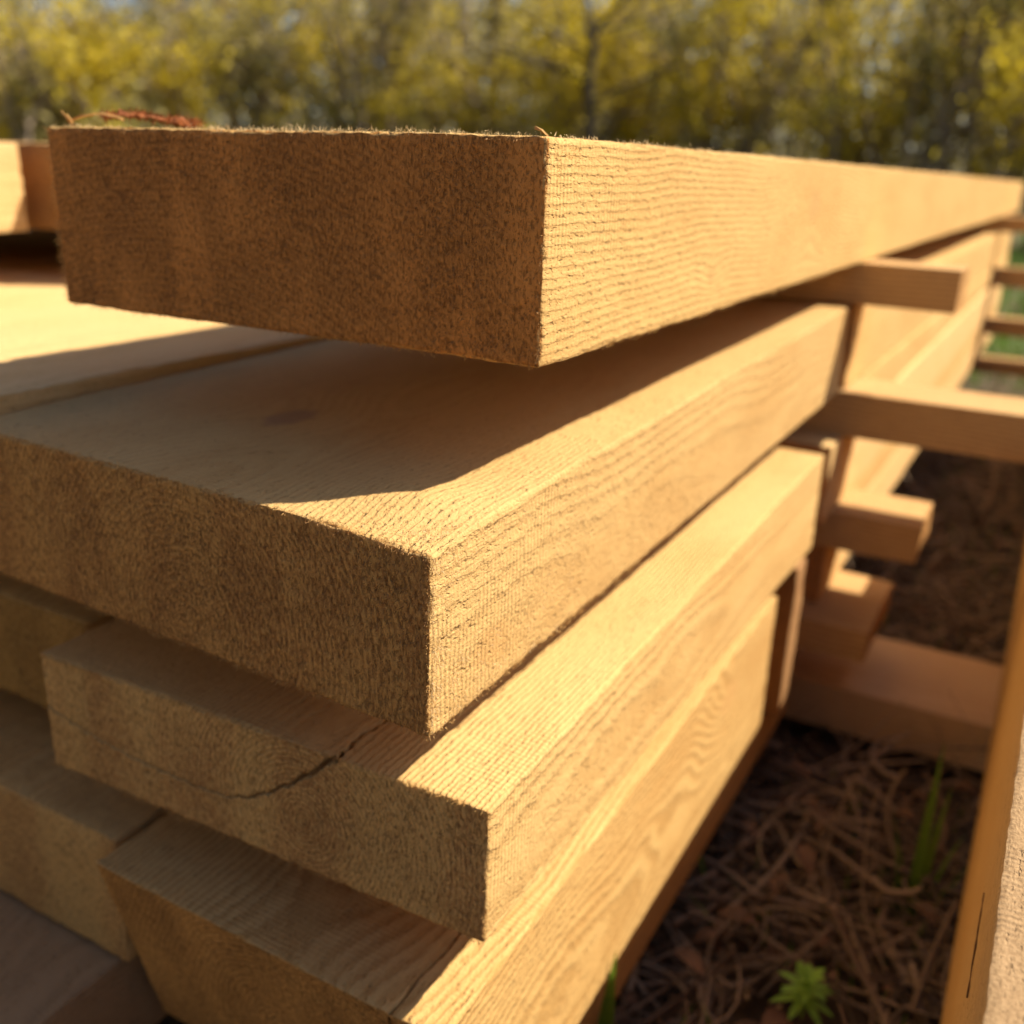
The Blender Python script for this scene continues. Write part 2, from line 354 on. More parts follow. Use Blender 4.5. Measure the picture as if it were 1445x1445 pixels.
board('sawn_board', 'shaded board below the sunny wavy sided one, beside the dark litter', 'board', W_S[1], -0.225, -0.1040, -0.3150, -0.2850, 0.185, 0.56, seed=23, **kw)
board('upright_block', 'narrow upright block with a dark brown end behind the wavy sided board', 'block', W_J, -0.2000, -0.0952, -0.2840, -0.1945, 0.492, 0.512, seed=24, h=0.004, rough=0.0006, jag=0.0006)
kf = dict(h=0.004, near=0.03, grow=0.3, rough=0.0008, jag=0.0008)
GF = 'boards of the far half of the stack'
board('sawn_board', 'far board just under the upper short spacer, continuing behind the knotty board', 'board', W_S[0], -0.250, -0.1035, -0.1180, -0.0685, 0.600, 2.0, seed=25, group=GF, **kf)
board('sawn_board', 'thin far board filling the layer behind the long spacer', 'board', W_S[0], -0.250, -0.1020, -0.1447, -0.1184, 0.652, 2.0, seed=251, group=GF, **kf)
board('sawn_board', 'far board under the long spacer, pale with a light streak', 'board', W_S[2], -0.240, -0.1000, -0.1935, -0.1450, 0.565, 1.95, seed=26, group=GF, **kf)
board('sawn_board', 'far thin board behind the short spacer that stands out over the litter', 'board', W_S[0], -0.240, -0.1010, -0.2175, -0.1940, 0.662, 1.95, seed=27, group=GF, **kf)
board('sawn_board', 'lowest far board resting on the stubby bottom spacer', 'board', W_S[2], -0.240, -0.1010, -0.2570, -0.2180, 0.600, 1.95, seed=28, group=GF, **kf)
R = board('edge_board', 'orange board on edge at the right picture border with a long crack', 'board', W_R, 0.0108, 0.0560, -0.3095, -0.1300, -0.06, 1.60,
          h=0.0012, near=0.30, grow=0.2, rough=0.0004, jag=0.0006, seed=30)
k = 0
GP = 'boards of the pack on the right'
for (zb, zt, nm) in ((-0.3400, -0.294, 'lowest'), (-0.292, -0.246, 'second lowest'), (-0.244, -0.220, 'third')):
    board('sawn_board', nm + ' board of the right hand pack, beyond the right picture border', 'board', W_S[k % 3], 0.160 + 0.004 * k, 0.310, zb, zt, 1.25, 2.6, seed=40 + k, group=GP, h=0.01, near=0.0, rough=0.001); k += 1

# spacers
GS = 'wooden spacers between the layers'
crosspiece('wooden_spacer', 'short spacer under the topmost board with a sunlit top edge', 'spacer', W_O, -0.52, -0.0505, -0.0665, -0.0440, 0.583, 0.625, 51, GS)
crosspiece('wooden_spacer', 'spacer under the near end of the top boards beyond the left picture border', 'spacer', W_O, -0.88, -0.530, -0.0700, -0.0434, -0.02, 0.03, 510, GS)
crosspiece('wooden_spacer', 'long dark brown spacer running out of the picture at the right', 'spacer', W_O, -0.50, 0.60, -0.1447, -0.1185, 0.592, 0.645, 52, GS)
crosspiece('wooden_spacer', 'stubby spacer standing out over the litter, below the long one', 'spacer', W_O, -0.30, -0.0490, -0.2173, -0.1942, 0.598, 0.655, 53, GS)
crosspiece('wooden_spacer', 'lowest stubby spacer just above the flat plank on the ground', 'spacer', W_O, -0.30, -0.0655, -0.2770, -0.2575, 0.572, 0.665, 54, GS)
crosspiece('ground_plank', 'flat pinkish plank lying on the ground across the gap', 'plank', W_P, -0.42, 0.15, -0.3400, -0.3100, 0.595, 0.688, 55)
crosspiece('bearer', 'shaded block carrying the far stack on the ground plank', 'block', W_S[1], -0.30, -0.1200, -0.3098, -0.2772, 0.600, 0.660, 56)
crosspiece('bearer', 'shaded block under the near end of the stack', 'block', W_S[1], -0.32, -0.1400, -0.3440, -0.3152, 0.300, 0.370, 57)
GQ = 'far spacers crossing the gap'
for q, (zb, zt, nm) in enumerate(((-0.0665, -0.044, 'topmost'), (-0.1445, -0.1185, 'second'), (-0.2175, -0.194, 'third'), (-0.277, -0.2575, 'lowest'))):
    crosspiece('wooden_spacer', nm + ' of the four blurred spacers at the right border far along the stack', 'spacer', W_O, -0.50, 0.60, zb, zt, 1.68, 1.73, 60 + q, GQ)

# ------------------------------------------------------------------ torn fibres, bark, splinters
def edge_pts(n, p0, p1, jit):
    t = rng.random((n, 1)); return np.array(p0) * (1 - t) + np.array(p1) * t + rng.normal(size=(n, 3)) * jit
def W3(p): return (p[0], p[1], p[2] + ZO)
def dirs(n, mean, spread): return np.array(mean) + rng.normal(size=(n, 3)) * spread
def faceff(o, mat, xl, xr, zb, zt, y, n, skew=0.0, lean=0.0, length=(0.0004, 0.0011), yoff=0.0002):
    u = rng.random(n); t = rng.random(n)
    p = np.stack([xl + (xr - xl) * u, y + yoff + skew * (1 - u) + lean * (1 - t), zb + (zt - zb) * t + ZO], 1)
    fibres(o, mat, p, dirs(n, (0.25, -0.5, -0.8), 0.5), rng.uniform(*length, n), 0.00009)
faceff(A, fib_d, -0.264, -0.1026, -0.0428, 0.0062, 0.198, 26000)
faceff(B, fib_d, -0.2700, -0.1050, -0.1197, -0.0755, 0.1570, 24000, skew=0.0065)
faceff(Cb, fib_d, -0.2000, -0.0973, -0.1845, -0.1455, 0.1710, 12000, skew=-0.003)
def edgeff(o, p0, p1, n, mean, spread=0.45, length=(0.0006, 0.0022), jit=0.0003, mat=None):
    pts = edge_pts(n, W3(p0), W3(p1), jit); cl = 0.5 + 0.5 * noise(pts * 180, 77) + 0.4 * noise(pts * 45, 78)
    keep = rng.random(n) < 0.25 + cl; pts = pts[keep]; cl = cl[keep]; n = len(pts)
    fibres(o, mat or fib_m, pts, dirs(n, mean, spread), rng.uniform(*length, n) * np.clip(0.25 + 1.1 * cl, 0.2, 1.4), 0.00008)
def patchff(o, plane, a0, a1, b0, b1, c, n, mean, length, mat=None):
    # torn grain on a long face: plane 'x' = side (a: y, b: z), 'z' = top (a: x, b: y)
    a = a0 + (a1 - a0) * rng.random(n) ** 1.6; b = rng.uniform(b0, b1, n)
    p = np.stack([np.full(n, c), a, b + ZO], 1) if plane == 'x' else np.stack([a1 - (a - a0), b, np.full(n, c + ZO)], 1)
    keep = noise(p * 300, 91) + 0.6 * noise(p * 90, 92) > -0.1; p = p[keep]; n = len(p)
    fibres(o, mat or fib_w, p, dirs(n, mean, 0.6), rng.uniform(*length, n), 0.00010)
edgeff(A, (-0.264, 0.1990, 0.0066), (-0.103, 0.1990, 0.0066), 1800, (0, 0.2, 1), length=(0.0002, 0.0011), jit=0.0004, mat=fib_w)
edgeff(A, (-0.2644, 0.1985, -0.043), (-0.2644, 0.1985, 0.006), 500, (-1, -0.5, 0))
edgeff(A, (-0.263, 0.1985, -0.043), (-0.1026, 0.1985, -0.043), 1200, (0, -0.4, -1), length=(0.0003, 0.0010))
edgeff(A, (-0.1026, 0.20, -0.043), (-0.1026, 0.50, -0.043), 900, (0.4, 0.2, -1), length=(0.0003, 0.0011))
edgeff(A, (-0.1030, 0.20, 0.0066), (-0.1030, 0.60, 0.0066), 2000, (0.1, -0.2, 1), length=(0.0003, 0.0010), mat=fib_w)
edgeff(A, (-0.1026, 0.1985, -0.043), (-0.1026, 0.1985, 0.006), 500, (0.7, -0.7, 0), length=(0.0003, 0.0008))
edgeff(B, (-0.2700, 0.1640, -0.0753), (-0.106, 0.1575, -0.0753), 1500, (0, -1, 0.3), length=(0.0003, 0.0011))
edgeff(B, (-0.2700, 0.1640, -0.1200), (-0.105, 0.1575, -0.1200), 1500, (0, -0.6, -1), length=(0.0003, 0.0013))
edgeff(B, (-0.1047, 0.158, -0.1200), (-0.1047, 0.32, -0.1190), 700, (1, 0, -0.6), length=(0.0003, 0.0010))
edgeff(B, (-0.1049, 0.1573, -0.1200), (-0.1049, 0.1573, -0.0755), 500, (0.7, -0.8, 0), length=(0.0003, 0.0008))
patchff(B, 'x', 0.158, 0.235, -0.119, -0.077, -0.1047, 5200, (0.5, 0.3, -1), (0.0004, 0.0011))
patchff(B, 'z', -0.185, -0.107, 0.160, 0.195, -0.0752, 3000, (0.3, -1, 0.3), (0.0003, 0.0009))
patchff(A, 'x', 0.199, 0.300, -0.042, 0.005, -0.1024, 3000, (0.4, 0.3, -1), (0.0002, 0.0006), fib_m)
patchff(Cb, 'x', 0.172, 0.260, -0.184, -0.147, -0.0970, 3500, (0.4, 0.3, -1), (0.0003, 0.0007), fib_m)
edgeff(Cb, (-0.2530, 0.1660, -0.1453), (-0.0972, 0.1712, -0.1453), 900, (0, -1, 0.3), length=(0.0003, 0.0010))
edgeff(Cb, (-0.2530, 0.1660, -0.1848), (-0.0972, 0.1712, -0.1848), 900, (0, -0.6, -1), length=(0.0003, 0.0011))
edgeff(Cb, (-0.0970, 0.1713, -0.1848), (-0.0970, 0.1713, -0.1455), 400, (0.8, -0.8, 0), length=(0.0003, 0.0009))

bark_m = simple('red_bark', (0.40, 0.13, 0.04), 0.85, col2=(0.22, 0.07, 0.025), scale=300, bump=0.001)
def strip(name, pts, wid, thick, mat, parent, seed):
    pts = np.array(pts, dtype=float); n = len(pts); V = []; F = []
    for i, p in enumerate(pts):
        d = pts[min(i + 1, n - 1)] - pts[max(i - 1, 0)]; d /= np.linalg.norm(d)
        s = np.cross(d, (0, 0, 1)); s /= np.linalg.norm(s); up = np.cross(s, d)
        ww = wid * (0.5 + 0.5 * math.sin(math.pi * (0.12 + 0.8 * i / (n - 1)))) * (1 + 0.25 * float(rng.normal()))
        for a, b in ((-1, -.3), (-.5, 1), (.5, .8), (1, -.2)): V.append(p + s * ww * a + up * thick * b * (1 + 0.4 * float(rng.normal())))
    for i in range(n - 1):
        for k in range(4):
            a = i * 4 + k; b = i * 4 + (k + 1) % 4; F.append((a, b, b + 4, a + 4))
    F += [(3, 2, 1, 0), tuple((n - 1) * 4 + k for k in range(4))]
    V = np.array(V) - np.array(parent.location)
    return mesh_obj(name, V, F, mat, parent=parent)
zt = 0.0070 + ZO
bk = [(-0.260 + 0.0013 * i, 0.207 + 0.0012 * i + 0.0006 * math.sin(i), zt + 0.0022 + 0.0016 * math.sin(0.5 + i * 0.16) + 0.0003 * float(rng.normal())) for i in range(3, 19)]
strip('bark_flake', bk, 0.0026, 0.0009, bark_m, A, 1)['label'] = 'reddish strip of bark on the top left corner'
fibres(A, bark_m, np.array([bk[i] for i in rng.integers(0, 16, 900)]) + rng.normal(size=(900, 3)) * (0.0009, 0.0012, 0.0006), dirs(900, (0.6, 0.2, 0.25), 0.6), rng.uniform(0.0006, 0.0022, 900), 0.00014, 'bark_fibres')
sp1 = [(-0.2615 + 0.0022 * i, 0.2035 + 0.0005 * i, zt + 0.0014 + 0.0022 * math.sin(i * 0.35)) for i in range(9)]
strip('splinter', sp1, 0.0007, 0.0004, fib_m, A, 2)
strip('splinter', [(-0.2600, 0.203, zt), (-0.2612, 0.2025, zt + 0.0022), (-0.2628, 0.202, zt + 0.0042)], 0.0004, 0.0003, fib_m, A, 3)
strip('splinter', [(-0.2590, 0.203, zt), (-0.2597, 0.2025, zt + 0.002), (-0.2606, 0.202, zt + 0.0033)], 0.0004, 0.0003, fib_m, A, 4)
strip('splinter', [(-0.1035, 0.2, zt - 0.0004), (-0.1045, 0.199, zt + 0.0007), (-0.1060, 0.1985, zt + 0.001)], 0.0007, 0.0004, fib_m, A, 5)
crk_m = simple('crack_shade', (0.15, 0.075, 0.03), 0.9)
cr = [(0.0107, 0.206 + 0.0026 * i, -0.1758 + 0.00038 * i + 0.0006 * math.sin(i * 1.3) + 0.0003 * math.sin(i * 3.1) + ZO) for i in range(14)]
strip('crack', cr, 0.00024, 0.0003, crk_m, R, 6)

# ------------------------------------------------------------------ ground
def ground():
    def axis(lo, hi, fine_lo, fine_hi, h):
        a = list(np.arange(fine_lo, fine_hi, h)); s = h; x = fine_hi
        while x < hi: a.append(x); s *= 1.25; x += s
        a.append(hi); s = h; x = fine_lo; b = []
        while x > lo: s *= 1.25; x -= s; b.append(max(x, lo))
        return np.array(sorted(set(b + a)))
    xs = axis(-90, 90, -0.3, 1.0, 0.012); ys = axis(-90, 120, 0.1, 2.0, 0.012)
    X, Y = np.meshgrid(xs, ys, indexing='ij'); P = np.stack([X.ravel(), Y.ravel(), np.zeros(X.size)], 1)
    P[:, 2] = -0.010 + 0.008 * noise(P * 30 + 3, 2) + 0.004 * noise(P * 90 + 3, 3) + 0.02 * noise(P * 1.5, 4) * np.clip((np.abs(P[:, 1] - 0.8) - 1) / 3, 0, 1)
    P[:, 2] = np.minimum(P[:, 2], np.where((np.abs(P[:, 0]) < 1) & (np.abs(P[:, 1]) < 2.2), 0.0025, 1))
    na, nb = len(xs), len(ys); idx = np.arange(na * nb).reshape(na, nb)
    q = np.stack([idx[:-1, :-1], idx[1:, :-1], idx[1:, 1:], idx[:-1, 1:]], -1).reshape(-1, 4)
    m, g, bs = new_mat('litter_soil')
    P_ = g.n('ShaderNodeTexCoord').outputs['Object']
    c = g.mix(g.ramp(g.noise(P_, 60, 4), 0.35, 0.65), (0.075, 0.048, 0.03), (0.15, 0.10, 0.06))
    sx = g.n('ShaderNodeSeparateXYZ'); g.l(P_, sx.inputs[0])
    gr = g.m('MULTIPLY', g.ramp(sx.outputs[1], 1.2, 3.0), g.ramp(g.noise(P_, 2.5, 4), 0.40, 0.55))
    c = g.mix(gr, c, g.mix(g.ramp(g.noise(P_, 40, 3), 0.4, 0.6), (0.06, 0.12, 0.02), (0.11, 0.14, 0.035)))
    g.l(c, bs.inputs['Base Color']); bs.inputs['Roughness'].default_value = 0.95
    bp = g.n('ShaderNodeBump'); bp.inputs['Distance'].default_value = 0.006; g.l(g.noise(P_, 140, 5, 0.7), bp.inputs['Height']); g.l(bp.outputs[0], bs.inputs['Normal'])
    tag(mesh_obj('ground', P, q, m, smooth=True), kind='structure')
ground()

def tubes(name, mat, curves, radii, sides=4, parent=None, loc=(0, 0, 0), smooth=True):
    V = []; F = []; b = 0
    for pts, r in zip(curves, radii):
        pts = np.asarray(pts, float); n = len(pts)
        d = np.gradient(pts, axis=0); d /= np.linalg.norm(d, axis=1, keepdims=True) + 1e-9
        ref = np.array((0.3, 0.2, 0.93)); s = np.cross(d, ref); s /= np.linalg.norm(s, axis=1, keepdims=True) + 1e-9
        up = np.cross(s, d); rr = np.asarray(r) * np.ones(n)
        for k in range(sides):
            a = 2 * math.pi * k / sides
            V.append(pts + (s * math.cos(a) + up * math.sin(a)) * rr[:, None])
        idx = b + np.arange(sides)[:, None] * n + np.arange(n)[None, :]
        for k in range(sides):
            i0 = idx[k]; i1 = idx[(k + 1) % sides]
            F.append(np.stack([i0[:-1], i0[1:], i1[1:], i1[:-1]], 1))
        b += sides * n
    return mesh_obj(name, np.concatenate(V) - np.array(loc), np.concatenate(F), mat, parent=parent, loc=loc, smooth=smooth)
def stalk(x, y, z, L, bend, tilt, n=8):
    a = random.uniform(0, 2 * math.pi); p = np.array((x, y, z)); pts = [p.copy()]; el = random.uniform(-tilt, tilt)
    kb = random.gauss(0, bend); ke = random.gauss(0, bend)
    for i in range(n - 1):
        a += kb + random.gauss(0, bend * 0.6); el += ke * 0.5
        el = max(-0.8, min(1.0, el))
        p = p + L / n * np.array((math.cos(a) * math.cos(el), math.sin(a) * math.cos(el), math.sin(el)))
        p[2] = max(p[2], 0.002); pts.append(p.copy())
    return pts
stalk_m = simple('dry_stalk', (0.34, 0.25, 0.18), 0.75, col2=(0.08, 0.05, 0.035), island=True)
cs = []; rs = []
def clear(pts):
    return all(math.hypot(p[0] + 0.040, p[1] - 0.335) > 0.024 and not (p[0] < -0.088 and p[1] < 0.55 and p[2] > 0.022) for p in pts)
for i in range(5200):
    y = 0.18 + random.random() ** 1.4 * 1.6; x = random.uniform(-0.13, 0.06 + 0.12 * y)
    if 0.54 < y < 0.70 or math.hypot(x + 0.0415, y - 0.345) < 0.022: continue
    q_ = stalk(x, y, random.uniform(0.003, 0.028), random.uniform(0.02, 0.12), random.choice((0.05, 0.12, 0.25)), 0.30)
    if not clear(q_): continue
    cs.append(q_); rs.append(random.choice((0.0003, 0.0004, 0.0006, 0.0008, 0.0012, 0.0018)) * np.linspace(1.1, 0.6, 8))
for i in range(900):
    y = random.uniform(1.5, 6); x = random.uniform(-0.1, 1.2)
    cs.append(stalk(x, y, random.uniform(0.0, 0.03), random.uniform(0.08, 0.25), 0.25, 0.5)); rs.append(np.full(8, 0.0016))
tag(tubes('dry_stalks', stalk_m, cs, rs), 'tangle of dry brown stalks covering the ground in the gap', 'dry stalks', kind='stuff')

def blade(x, y, z, h, lean_, wd, az=None, n=7):
    az = random.uniform(0, 6.28) if az is None else az; V = []
    for i in range(n):
        t = i / (n - 1); w_ = wd * (1 - t ** 2.2) * (0.7 + 0.3 * math.sin(3.1 * t))
        cx = x + lean_ * t * t * math.cos(az); cy = y + lean_ * t * t * math.sin(az); cz = z + h * t * (1 - 0.25 * t * lean_ / max(h, 1e-4))
        sx, sy = -math.sin(az) * w_, math.cos(az) * w_
        V += [(cx - sx, cy - sy, cz), (cx + math.cos(az) * w_ * 0.3, cy + math.sin(az) * w_ * 0.3, cz - w_ * 0.2), (cx + sx, cy + sy, cz)]
    return V
def blades(name, mat, items, parent=None, loc=(0, 0, 0)):
    V = []; F = []; n = 7
    for it in items:
        b = len(V); V += blade(*it)
        for i in range(n - 1):
            for k in (0, 1): F.append((b + i * 3 + k, b + i * 3 + k + 1, b + i * 3 + k + 4, b + i * 3 + k + 3))
    return mesh_obj(name, np.array(V) - np.array(loc), np.array(F), mat, parent=parent, loc=loc, smooth=True)
grass_m = simple('grass_blade', (0.09, 0.20, 0.02), 0.55, col2=(0.15, 0.24, 0.03), island=True, trans=0.35)
lawn = []
for i in range(9000):
    y = 1.9 + random.random() ** 1.3 * 7; x = random.uniform(-0.3 - 0.0 * y, 0.5 + 0.25 * y)
    lawn.append((x, y, 0, random.uniform(0.03, 0.09), random.uniform(0.0, 0.05), 0.0022))
tag(blades('lawn_grass', grass_m, lawn), 'sunlit green grass beyond the stack', 'grass', kind='stuff')
small = []
for i in range(520):
    y = random.uniform(0.25, 1.9); x = random.uniform(-0.09, 0.05 + 0.1 * y)
    if 0.54 < y < 0.69: continue
    small.append((x, y, 0, random.uniform(0.01, 0.035), random.uniform(0, 0.02), 0.0012))
tag(blades('grass_sprigs', grass_m, small), 'sparse green sprigs growing through the dry stalks', 'grass', kind='stuff')
def tuft(loc, items, label):
    t = blades('grass_tuft', grass_m, [(loc[0] + dx, loc[1] + dy, 0.0, h, l, wd, az) for dx, dy, h, l, wd, az in items], loc=loc)
    return tag(t, label, 'grass')
tuft((-0.010, 0.435, 0), [(0, 0, 0.105, 0.006, 0.0030, 1.5), (0.006, 0.004, 0.06, 0.012, 0.0024, 0.4), (-0.004, 0.003, 0.05, 0.01, 0.0022, 2.6), (0.009, -0.003, 0.045, 0.008, 0.002, 0.2), (0.003, 0.006, 0.08, 0.008, 0.0026, 1.0), (-0.006, -0.002, 0.07, 0.010, 0.0024, 3.2), (0.012, 0.006, 0.055, 0.014, 0.0022, 0.0)],
     'upright dark green grass tuft beside the orange board')
tuft((-0.1000, 0.270, 0), [(0, 0, 0.075, 0.004, 0.0050, 1.3), (0.003, -0.003, 0.052, 0.012, 0.0035, 5.0)], 'bright green blade leaning against the lower side of the stack')
tuft((-0.100, 0.400, 0), [(0, 0, 0.05, 0.028, 0.0011, 2.6)], 'single thin grass blade with a pale tip near the stack')

# goosegrass seedling: whorls of narrow leaves
def seedling(loc, s, label):
    t = bpy.data.objects.new('goosegrass', None); C.objects.link(t); t.location = loc
    tag(t, label, 'plant')
    lm = simple('fresh_leaf', (0.24, 0.48, 0.06), 0.5, col2=(0.32, 0.56, 0.10), island=True, trans=0.4)
    st = tubes('stem', lm, [[(0, 0, 0), (0.001, 0, s * 0.6), (0, 0.001, s * 1.5)]], [0.0008], parent=t)
    for wi, (hz, ln, up) in enumerate(((0.75, 1.0, 0.1), (1.15, 0.85, 0.35), (1.45, 0.5, 0.9))):
        for k in range(7):
            a = k * math.tau / 7 + wi * 0.4 + random.uniform(-0.15, 0.15); V = []; F = []; n = 6; L = ln * s * random.uniform(0.75, 1.2)
            for i in range(n):
                q = i / (n - 1); w_ = s * 0.14 * math.sin(math.pi * min(1, 0.12 + q * 0.88)) ** 0.8
                rr = L * q; zz = hz * s + L * (up * q - 0.25 * q * q)
                cx, cy = rr * math.cos(a), rr * math.sin(a)
                V += [(cx - math.sin(a) * w_, cy + math.cos(a) * w_, zz + w_ * 0.25), (cx, cy, zz), (cx + math.sin(a) * w_, cy - math.cos(a) * w_, zz + w_ * 0.25)]
            for i in range(n - 1):
                for j in (0, 1): F.append((i * 3 + j, i * 3 + j + 1, i * 3 + j + 4, i * 3 + j + 3))
            mesh_obj('leaf', V, F, lm, parent=t, smooth=True)
    return t
seedling((-0.0400, 0.344, 0.010), 0.0138, 'small bright green seedling with star shaped leaf whorls in the litter')
# dead leaves
dl_m = simple('dead_leaf', (0.20, 0.11, 0.065), 0.7, col2=(0.10, 0.055, 0.035), scale=60, trans=0.1)
V = []; F = []
for i in range(260):
    y = 0.2 + random.random() ** 1.5 * 1.3; x = random.uniform(-0.12, 0.05)
    if 0.54 < y < 0.69: continue
    L = random.uniform(0.006, 0.018); a = random.uniform(0, 6.28); tl = random.uniform(-0.5, 0.5); b = len(V); z0 = random.uniform(0.005, 0.03); cu = random.uniform(0.2, 1.2)
    for r_ in range(5):
        q = r_ / 4; hw = L * 0.3 * math.sin(math.pi * (0.06 + 0.9 * q))
        for c_ in (-1, 0, 1):
            lx = (q - .5) * L; ly = c_ * hw; lz = abs(c_) * hw * cu + math.sin(q * 3) * L * 0.15 + lx * tl
            V.append((x + lx * math.cos(a) - ly * math.sin(a), y + lx * math.sin(a) + ly * math.cos(a), max(0.002, z0 + lz)))
    for r_ in range(4):
        for c_ in (0, 1): k0 = b + r_ * 3 + c_; F.append((k0, k0 + 1, k0 + 4, k0 + 3))
chip_m = simple('wood_chip', (0.58, 0.40, 0.20), 0.8, col2=(0.40, 0.25, 0.12), island=True)
cp = np.stack([rng.uniform(-0.12, 0.06, 1400), 0.2 + rng.random(1400) ** 1.3 * 1.0, rng.uniform(0.001, 0.016, 1400)], 1)
tag(mesh_obj('dead_leaves', V, np.array(F), dl_m, smooth=True), 'curled brown dead leaves scattered on the ground', 'leaves', kind='stuff')

# ------------------------------------------------------------------ bushes and trees behind
bark = simple('grey_bark', (0.34, 0.27, 0.21), 0.9, col2=(0.20, 0.15, 0.12), scale=30)
dark_bark = simple('dark_bark', (0.07, 0.055, 0.04), 0.9, col2=(0.04, 0.03, 0.025), scale=30)
pale_bark = simple('pale_bark', (0.30, 0.25, 0.19), 0.9, col2=(0.20, 0.165, 0.12), scale=30)
yel = simple('yellow_blossom', (0.66, 0.50, 0.03), 0.6, col2=(0.52, 0.43, 0.05), island=True, trans=0.5)
oliv = simple('olive_leaf', (0.40, 0.34, 0.12), 0.6, col2=(0.28, 0.24, 0.09), island=True, trans=0.45)
drk = simple('dark_leaf', (0.09, 0.11, 0.03), 0.6, col2=(0.05, 0.06, 0.02), island=True, trans=0.2)
def leaves(name, mat, centres, size, parent, loc):
    n = len(centres); c = np.asarray(centres)
    a = rng.normal(size=(n, 3)); a /= np.linalg.norm(a, axis=1, keepdims=True)
    b = np.cross(a, rng.normal(size=(n, 3))); b /= np.linalg.norm(b, axis=1, keepdims=True)
    s = size * rng.uniform(0.5, 1.4, (n, 1))
    V = np.stack([c - a * s, c - b * s * 0.55, c + a * s, c + b * s * 0.55], 1).reshape(-1, 3) - np.array(loc)
    F = np.arange(n * 4).reshape(n, 4)
    o = mesh_obj(name, V, F, mat, parent=parent); return o
def bush(az, dist, height, spread, nb, nl, mixy, label, name='flowering_bush', cat='bush', group='yellow bushes behind the timber', bm=None, lsize=0.022):
    x, y = dist * math.sin(az), dist * math.cos(az)
    t = bpy.data.objects.new(name, None); C.objects.link(t); t.location = (x, y, 0); tag(t, label, cat, group)
    curves = []; radii = []; tips = []
    for i in range(nb):
        a = random.uniform(0, 6.28); lean_ = random.uniform(0.1, 1.0) * spread; H = height * random.uniform(0.6, 1.05)
        pts = []; px, py = random.gauss(0, 0.15), random.gauss(0, 0.15)
        for k in range(9):
            q = k / 8; pts.append((px + lean_ * q ** 1.6 * math.cos(a) + random.gauss(0, 0.02), py + lean_ * q ** 1.6 * math.sin(a) + random.gauss(0, 0.02), H * (q - 0.18 * q * q * lean_)))
        curves.append(pts); radii.append(np.linspace(0.022, 0.004, 9) * random.uniform(0.6, 1.4))
        tips.append(np.array(pts))
        for j in range(7):
            k = random.randint(2, 7); p = np.array(pts[k]); d = rng.normal(size=3); d[2] = abs(d[2]) * 0.8 + 0.2; d /= np.linalg.norm(d)
            L = random.uniform(0.3, 0.9) * height * 0.35
            tw = [p + d * L * q + np.array((0, 0, -0.15 * L * q * q)) + rng.normal(size=3) * 0.015 for q in np.linspace(0, 1, 6)]
            curves.append(tw); radii.append(np.linspace(0.008, 0.002, 6)); tips.append(np.array(tw))
    tubes('branches', bm or bark, curves, radii, sides=4, parent=t)
    allp = []
    for tp in tips:
        m_ = max(3, int(nl / len(tips))); q = rng.random(m_) ** 0.7 * (len(tp) - 1.001); i0 = q.astype(int); f = (q - i0)[:, None]
        allp.append(tp[i0] * (1 - f) + tp[i0 + 1] * f + rng.normal(size=(m_, 3)) * 0.07)
    allp = np.concatenate(allp)
    clump = noise(allp * 2.2 + az * 50, 3) + 0.5 * noise(allp * 5, 5)
    my = clump > np.quantile(clump, 1 - mixy)
    rest = allp[~my]
    h2 = len(rest) * 3 // 5
    if my.sum(): leaves('blossom', yel, allp[my], lsize, t, (0, 0, 0))
    leaves('foliage', oliv, rest[:h2], lsize * 1.1, t, (0, 0, 0))
    return t
R_ = math.radians
tag(leaves('sawdust', chip_m, cp, 0.0014, None, (0, 0, 0)), 'pale sawdust and wood chips caught in the litter', 'sawdust', kind='stuff')
spots = [(-62, 7.6, 2.1, .55), (-57, 8.4, 1.7, .6), (-52, 7.4, 1.3, .5), (-47, 8.0, 1.7, .35), (-42, 8.6, 2.3, .35), (-37, 7.8, 2.1, .4), (-32, 8.3, 2.2, .4), (-27, 7.5, 2.1, .6),
         (-22, 8.0, 2.2, .55), (-17, 7.3, 2.2, .5), (-12, 7.8, 2.3, .5), (-7, 6.9, 2.2, .55), (-2, 7.4, 2.3, .55), (4, 7.0, 2.3, .5), (11, 7.6, 2.3, .5), (-70, 8.0, 2.2, .5), (-80, 8.5, 2.2, .5)]
words = ['second', 'third', 'fourth', 'fifth', 'sixth', 'seventh', 'eighth', 'ninth', 'tenth', 'eleventh', 'twelfth', 'thirteenth']
for i, (az, d, h, my) in enumerate(spots):
    if -60 <= az <= -4:
        k = i - 1; lab = ('leftmost' if k == 0 else words[k - 1] + ' from the left') + ' of the blurred yellow green bushes behind the timber'
    elif az in (-2,): lab = 'blurred bush with bright yellow dots at the right picture edge'
    else: lab = 'blurred bush standing beyond the %s picture border, %s' % ('right' if az > -30 else 'left', {-62: 'just out of view', 4: 'nearest to it', 11: 'farther out', -70: 'second from it', -80: 'farthest out'}[az])
    bush(R_(az), d, h, 1.2, 16, 6500, my, lab, lsize=0.026)
spots2 = [(-66, 11, 4.2), (-57, 12, 3.6), (-47, 11.5, 4.2), (-34, 12, 4.4), (-24, 11, 4.4), (-14, 11.5, 4.4), (-4, 11, 4.4), (7, 11.5, 4.4)]
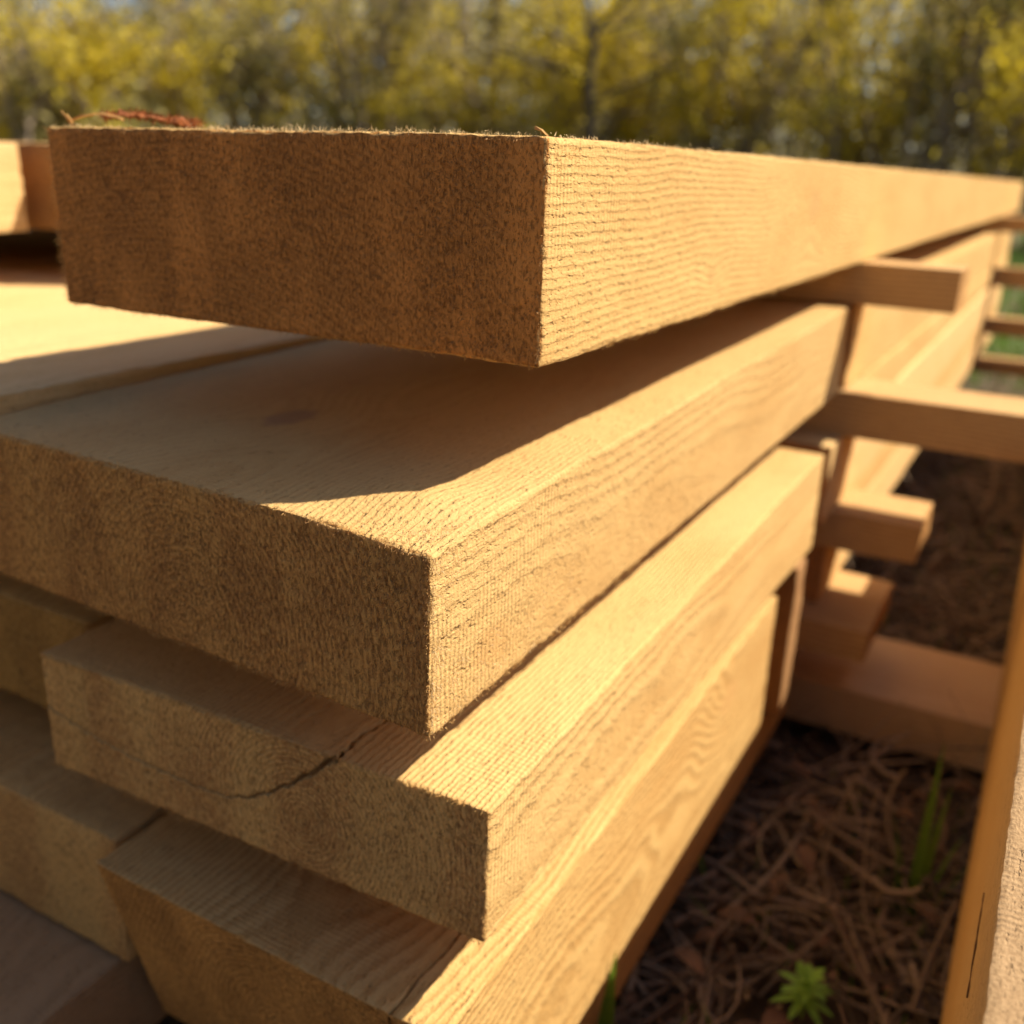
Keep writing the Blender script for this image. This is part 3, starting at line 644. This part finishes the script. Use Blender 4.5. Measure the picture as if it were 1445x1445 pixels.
for i, (az, d, h) in enumerate(spots2):
    bush(R_(az), d, h, 2.2, 16, 6000 if i > 2 else 3500, 0.25 if i > 2 else 0.12, 'taller bare grey tree rising behind the bushes, number %s from the left' % ['one', 'two', 'three', 'four', 'five', 'six', 'seven', 'eight'][i],
         name='bare_tree', cat='tree', group='tall trees behind the bushes', bm=pale_bark, lsize=0.03)
for i, (az, d) in enumerate(((100, 5.5), (128, 5.0), (156, 5.2), (184, 4.8), (212, 5.2), (240, 5.4), (265, 6.0))):  # unseen bushes added to dim the sky light on shaded faces
    bush(R_(az), d, 2.4, 1.3, 18, 2500, 0.3, 'unseen bush added behind the viewer to cut sky light, ' + ['far right', 'right', 'right of centre', 'straight behind', 'left of centre', 'left', 'far left'][i], group='added bushes behind the viewer', lsize=0.06)
# dark slender trunk among the bushes
def trunk(az, dist, h, r, label):
    x, y = dist * math.sin(az), dist * math.cos(az)
    t = bpy.data.objects.new('slender_tree', None); C.objects.link(t); t.location = (x, y, 0); tag(t, label, 'tree')
    pts = [(random.gauss(0, 0.015), random.gauss(0, 0.015), h * q) for q in np.linspace(0, 1, 10)]
    tubes('trunk', dark_bark, [pts], [np.linspace(r, r * 0.5, 10)], sides=8, parent=t)
    br = []
    for i in range(16):
        p = np.array(pts[random.randint(3, 9)]); d = rng.normal(size=3); d[2] = abs(d[2]); d /= np.linalg.norm(d)
        br.append([p + d * 0.7 * q for q in np.linspace(0, 1, 5)])
    tubes('branches', dark_bark, br, [np.linspace(0.012, 0.003, 5)] * len(br), parent=t)
trunk(R_(-25.2), 6.3, 1.10, 0.040, 'dark slender trunk standing in front of the yellow bushes')
# a dense far wood closing the view
V = rng.random((90000, 3)); az = (V[:, 0] * 360) * math.pi / 180; dd = 16 + V[:, 1] * 5  # full ring: the part out of view is added to cut horizon light
far = np.stack([dd * np.sin(az), dd * np.cos(az), V[:, 2] ** 0.8 * (3.8 + 1.2 * noise(np.stack([az * 6, az * 0, az * 0], 1), 8)) * np.where(np.abs(np.degrees(az) - 307) < 5, 0.50, 1.0)], 1)
o = leaves('far_wood', simple('far_wood_leaf', (0.52, 0.44, 0.24), 0.8, col2=(0.38, 0.33, 0.22), island=True, trans=0.35), far, 0.11, None, (0, 0, 0))
tag(o, 'far wood of olive brown brush closing the view', 'wood', kind='stuff')
print('objects', len(bpy.data.objects))
